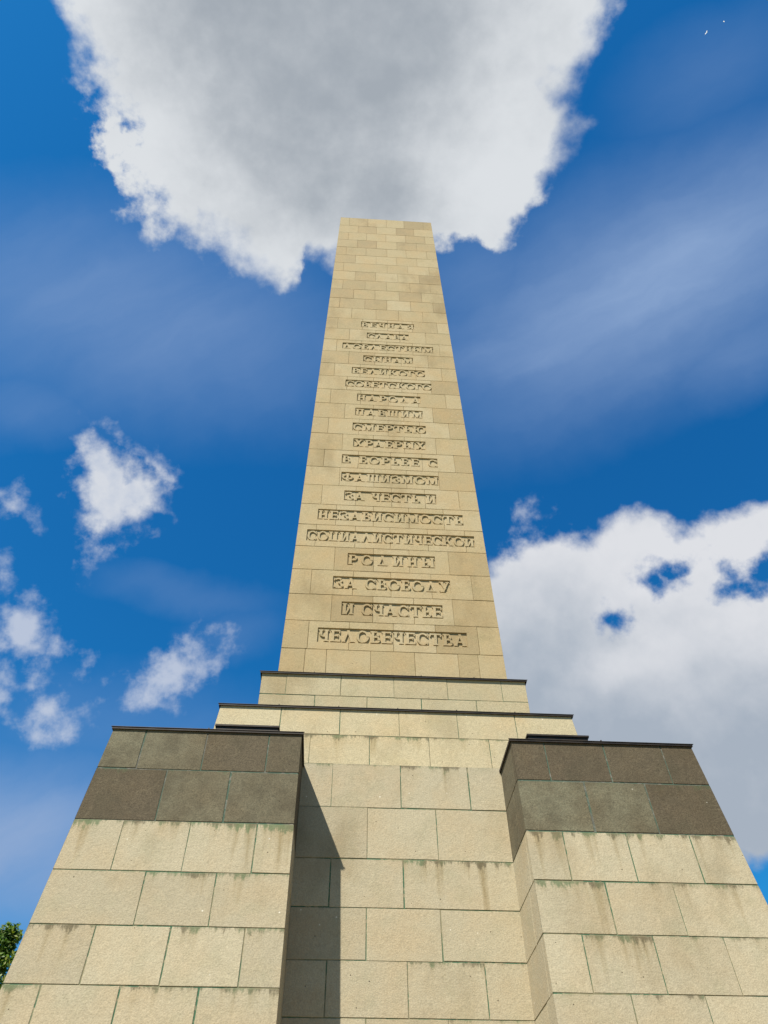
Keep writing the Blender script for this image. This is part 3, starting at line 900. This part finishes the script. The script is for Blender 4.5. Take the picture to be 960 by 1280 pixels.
def tree(loc, height, radius, label, seed, envelope, nclump, nleaf, lsz):
    rnd = random.Random(seed)
    root = thing('leafy_tree', label, 'tree', loc, 'trees beside the monument')
    mb = MB()
    pts = [Vector((rnd.uniform(-.06, .06) * i, rnd.uniform(-.06, .06) * i, height * .93 * i / 8)) for i in range(9)]
    tube(mb, pts, [0.035 * height * .55 * (1 - i / 8.6) + .012 for i in range(9)])
    clumps = []
    for i in range(nclump):
        h = rnd.random() ** 0.8
        z = height * (0.16 + 0.84 * h)
        rr = envelope(h) * radius
        a = rnd.uniform(0, 2 * math.pi)
        q = rr * math.sqrt(rnd.uniform(.12, 1.0)) * rnd.uniform(.85, 1.12)
        c = Vector((q * math.cos(a), q * math.sin(a), z))
        clumps.append((c, 0.22 + 0.42 * radius / 3 * (1 - .6 * h) * rnd.uniform(.7, 1.3)))
        if i % 3 == 0 and q > .3:
            zb = max(.12 * height, z - q * .9)
            b = Vector((0, 0, zb))
            mid = b.lerp(c, .55) + Vector((0, 0, .08 * q))
            tube(mb, [b, mid, c], [.05 + .012 * q, .035, .012], 5)
    clumps.append((Vector((pts[-1].x, pts[-1].y, height * .965)), .16))
    clumps.append((Vector((pts[-1].x, pts[-1].y, height * .99)), .09))
    mb.build('trunk', M_BARK, root)
    ml = MB()
    for c, s in clumps:
        t0 = rnd.uniform(0.1, .9)
        for _ in range(int(nleaf * (s / .4) ** 1.5) + 6):
            d = Vector((rnd.gauss(0, 1), rnd.gauss(0, 1), rnd.gauss(0, .75)))
            d = d.normalized() * s * rnd.random() ** .45
            p = c + d
            nrm = (d.normalized() * .6 + Vector((rnd.gauss(0, .6), rnd.gauss(0, .6), rnd.gauss(.5, .5)))).normalized()
            x = nrm.orthogonal().normalized(); x.rotate(Matrix.Rotation(rnd.uniform(0, 6.28), 3, nrm)); y = nrm.cross(x)
            l = lsz * rnd.uniform(.6, 1.3)
            ml.poly([p - x * l, p + y * l * .45 - x * l * .1, p + x * l, p - y * l * .45 - x * l * .1], 0,
                    min(1, max(0, t0 + rnd.uniform(-.3, .3))))
    ml.build('crown', M_LEAF, root)
    return root

tip = CAM + Vector((-.33430, .88928, .31214)) * 34.0
tree((tip.x, tip.y, 0), tip.z, 2.3, 'small pointed leafy green tree just left of the sloping stone block', 5,
     lambda h: (1 - h) ** 1.0 * (0.35 + .65 * min(1, h * 4)), 170, 70, 0.10)
e2 = CAM + Vector((-.34831, .88082, .32067)).normalized() * 27.0
tree((e2.x - 2.95, e2.y - .6, 0), e2.z + 2.6, 3.2, 'taller leafy tree at the left edge, only its outermost twigs showing', 9,
     lambda h: math.sin(math.pi * min(1, .12 + h * .88)) ** .6, 150, 90, 0.12)

# ------------------------------------------------------------------ birds, very high up
def feather_mat():
    m, N, bs = new_mat('white_feathers')
    pos = N.node('ShaderNodeTexCoord').outputs['Object']
    N.put(bs.inputs['Base Color'], N.mix(N.noise(pos, 12, 3), (0.72, 0.72, 0.70), (0.85, 0.85, 0.84)))
    bs.inputs['Roughness'].default_value = .8
    return m
M_FEA = feather_mat()
def bird(d, dist, span, heading, label):
    loc = CAM + Vector(d).normalized() * dist
    bm = bmesh.new()
    # one continuous skin: rings along the body with the wings pulled out of the sides
    prof = [(-.50, .012, 0), (-.42, .06, 0), (-.25, .075, 0), (-.05, .105, 0), (.15, .11, 0), (.30, .085, 0), (.38, .062, 0.01), (.46, .066, .02), (.52, .045, .015), (.60, .008, .0)]
    rings = []
    for y, r, z in prof:
        rings.append([bm.verts.new((r * math.cos(a) * (1.3 if y < -.4 else 1), y, z + r * .85 * math.sin(a))) for a in [2 * math.pi * k / 10 for k in range(10)]])
    for a, b in zip(rings, rings[1:]):
        for k in range(10):
            bm.faces.new((a[k], a[(k + 1) % 10], b[(k + 1) % 10], b[k]))
    bm.faces.new(list(reversed(rings[0]))); bm.faces.new(rings[-1])
    for s in (-1, 1):
        top, bot = [], []
        for x, yl, yt, z in ((.05, .22, -.12, .03), (.28, .26, -.13, .10), (.55, .22, -.14, .13), (.8, .06, -.16, .10), (1.0, -.20, -.24, .05)):
            ym = (yl + yt) / 2
            top.append([bm.verts.new((s * x, y, z + (0.012 if i == 1 else 0))) for i, y in enumerate((yl, ym, yt))])
            bot.append([bm.verts.new((s * x, y, z - .014)) for y in (yl, ym, yt)])
        for i in range(4):
            for j in range(2):
                bm.faces.new((top[i][j], top[i + 1][j], top[i + 1][j + 1], top[i][j + 1]))
                bm.faces.new((bot[i][j], bot[i][j + 1], bot[i + 1][j + 1], bot[i + 1][j]))
            bm.faces.new((top[i][0], bot[i][0], bot[i + 1][0], top[i + 1][0]))
            bm.faces.new((top[i][2], top[i + 1][2], bot[i + 1][2], bot[i][2]))
        bm.faces.new((top[4][0], bot[4][0], bot[4][1], top[4][1])); bm.faces.new((top[4][1], bot[4][1], bot[4][2], top[4][2]))
    bmesh.ops.recalc_face_normals(bm, faces=bm.faces)
    me = bpy.data.meshes.new('bird')
    bm.to_mesh(me); bm.free()
    for p in me.polygons: p.use_smooth = True
    me.materials.append(M_FEA)
    o = bpy.data.objects.new('bird', me)
    o.location = loc
    o.scale = (span / 2,) * 3
    up = ((CAM - loc).normalized() + SUN_DIR).normalized()      # banked steeply in a turn, upper side to the sun
    fw = Vector((math.cos(heading), math.sin(heading), 0.1)); fw = (fw - up * fw.dot(up)).normalized()
    sx = fw.cross(up)
    o.rotation_euler = Matrix(((sx.x, fw.x, up.x), (sx.y, fw.y, up.y), (sx.z, fw.z, up.z))).to_euler()
    o['label'] = label; o['category'] = 'bird'; o['group'] = 'white birds high in the sky'
    link(o)
bird((.34734, .14842, .92592), 75, 0.42, math.radians(40), 'larger and brighter of the two white birds high in the blue sky')
bird((.36070, .13704, .92256), 95, 0.34, math.radians(55), 'smaller and fainter white bird nearest the top edge of the sky')
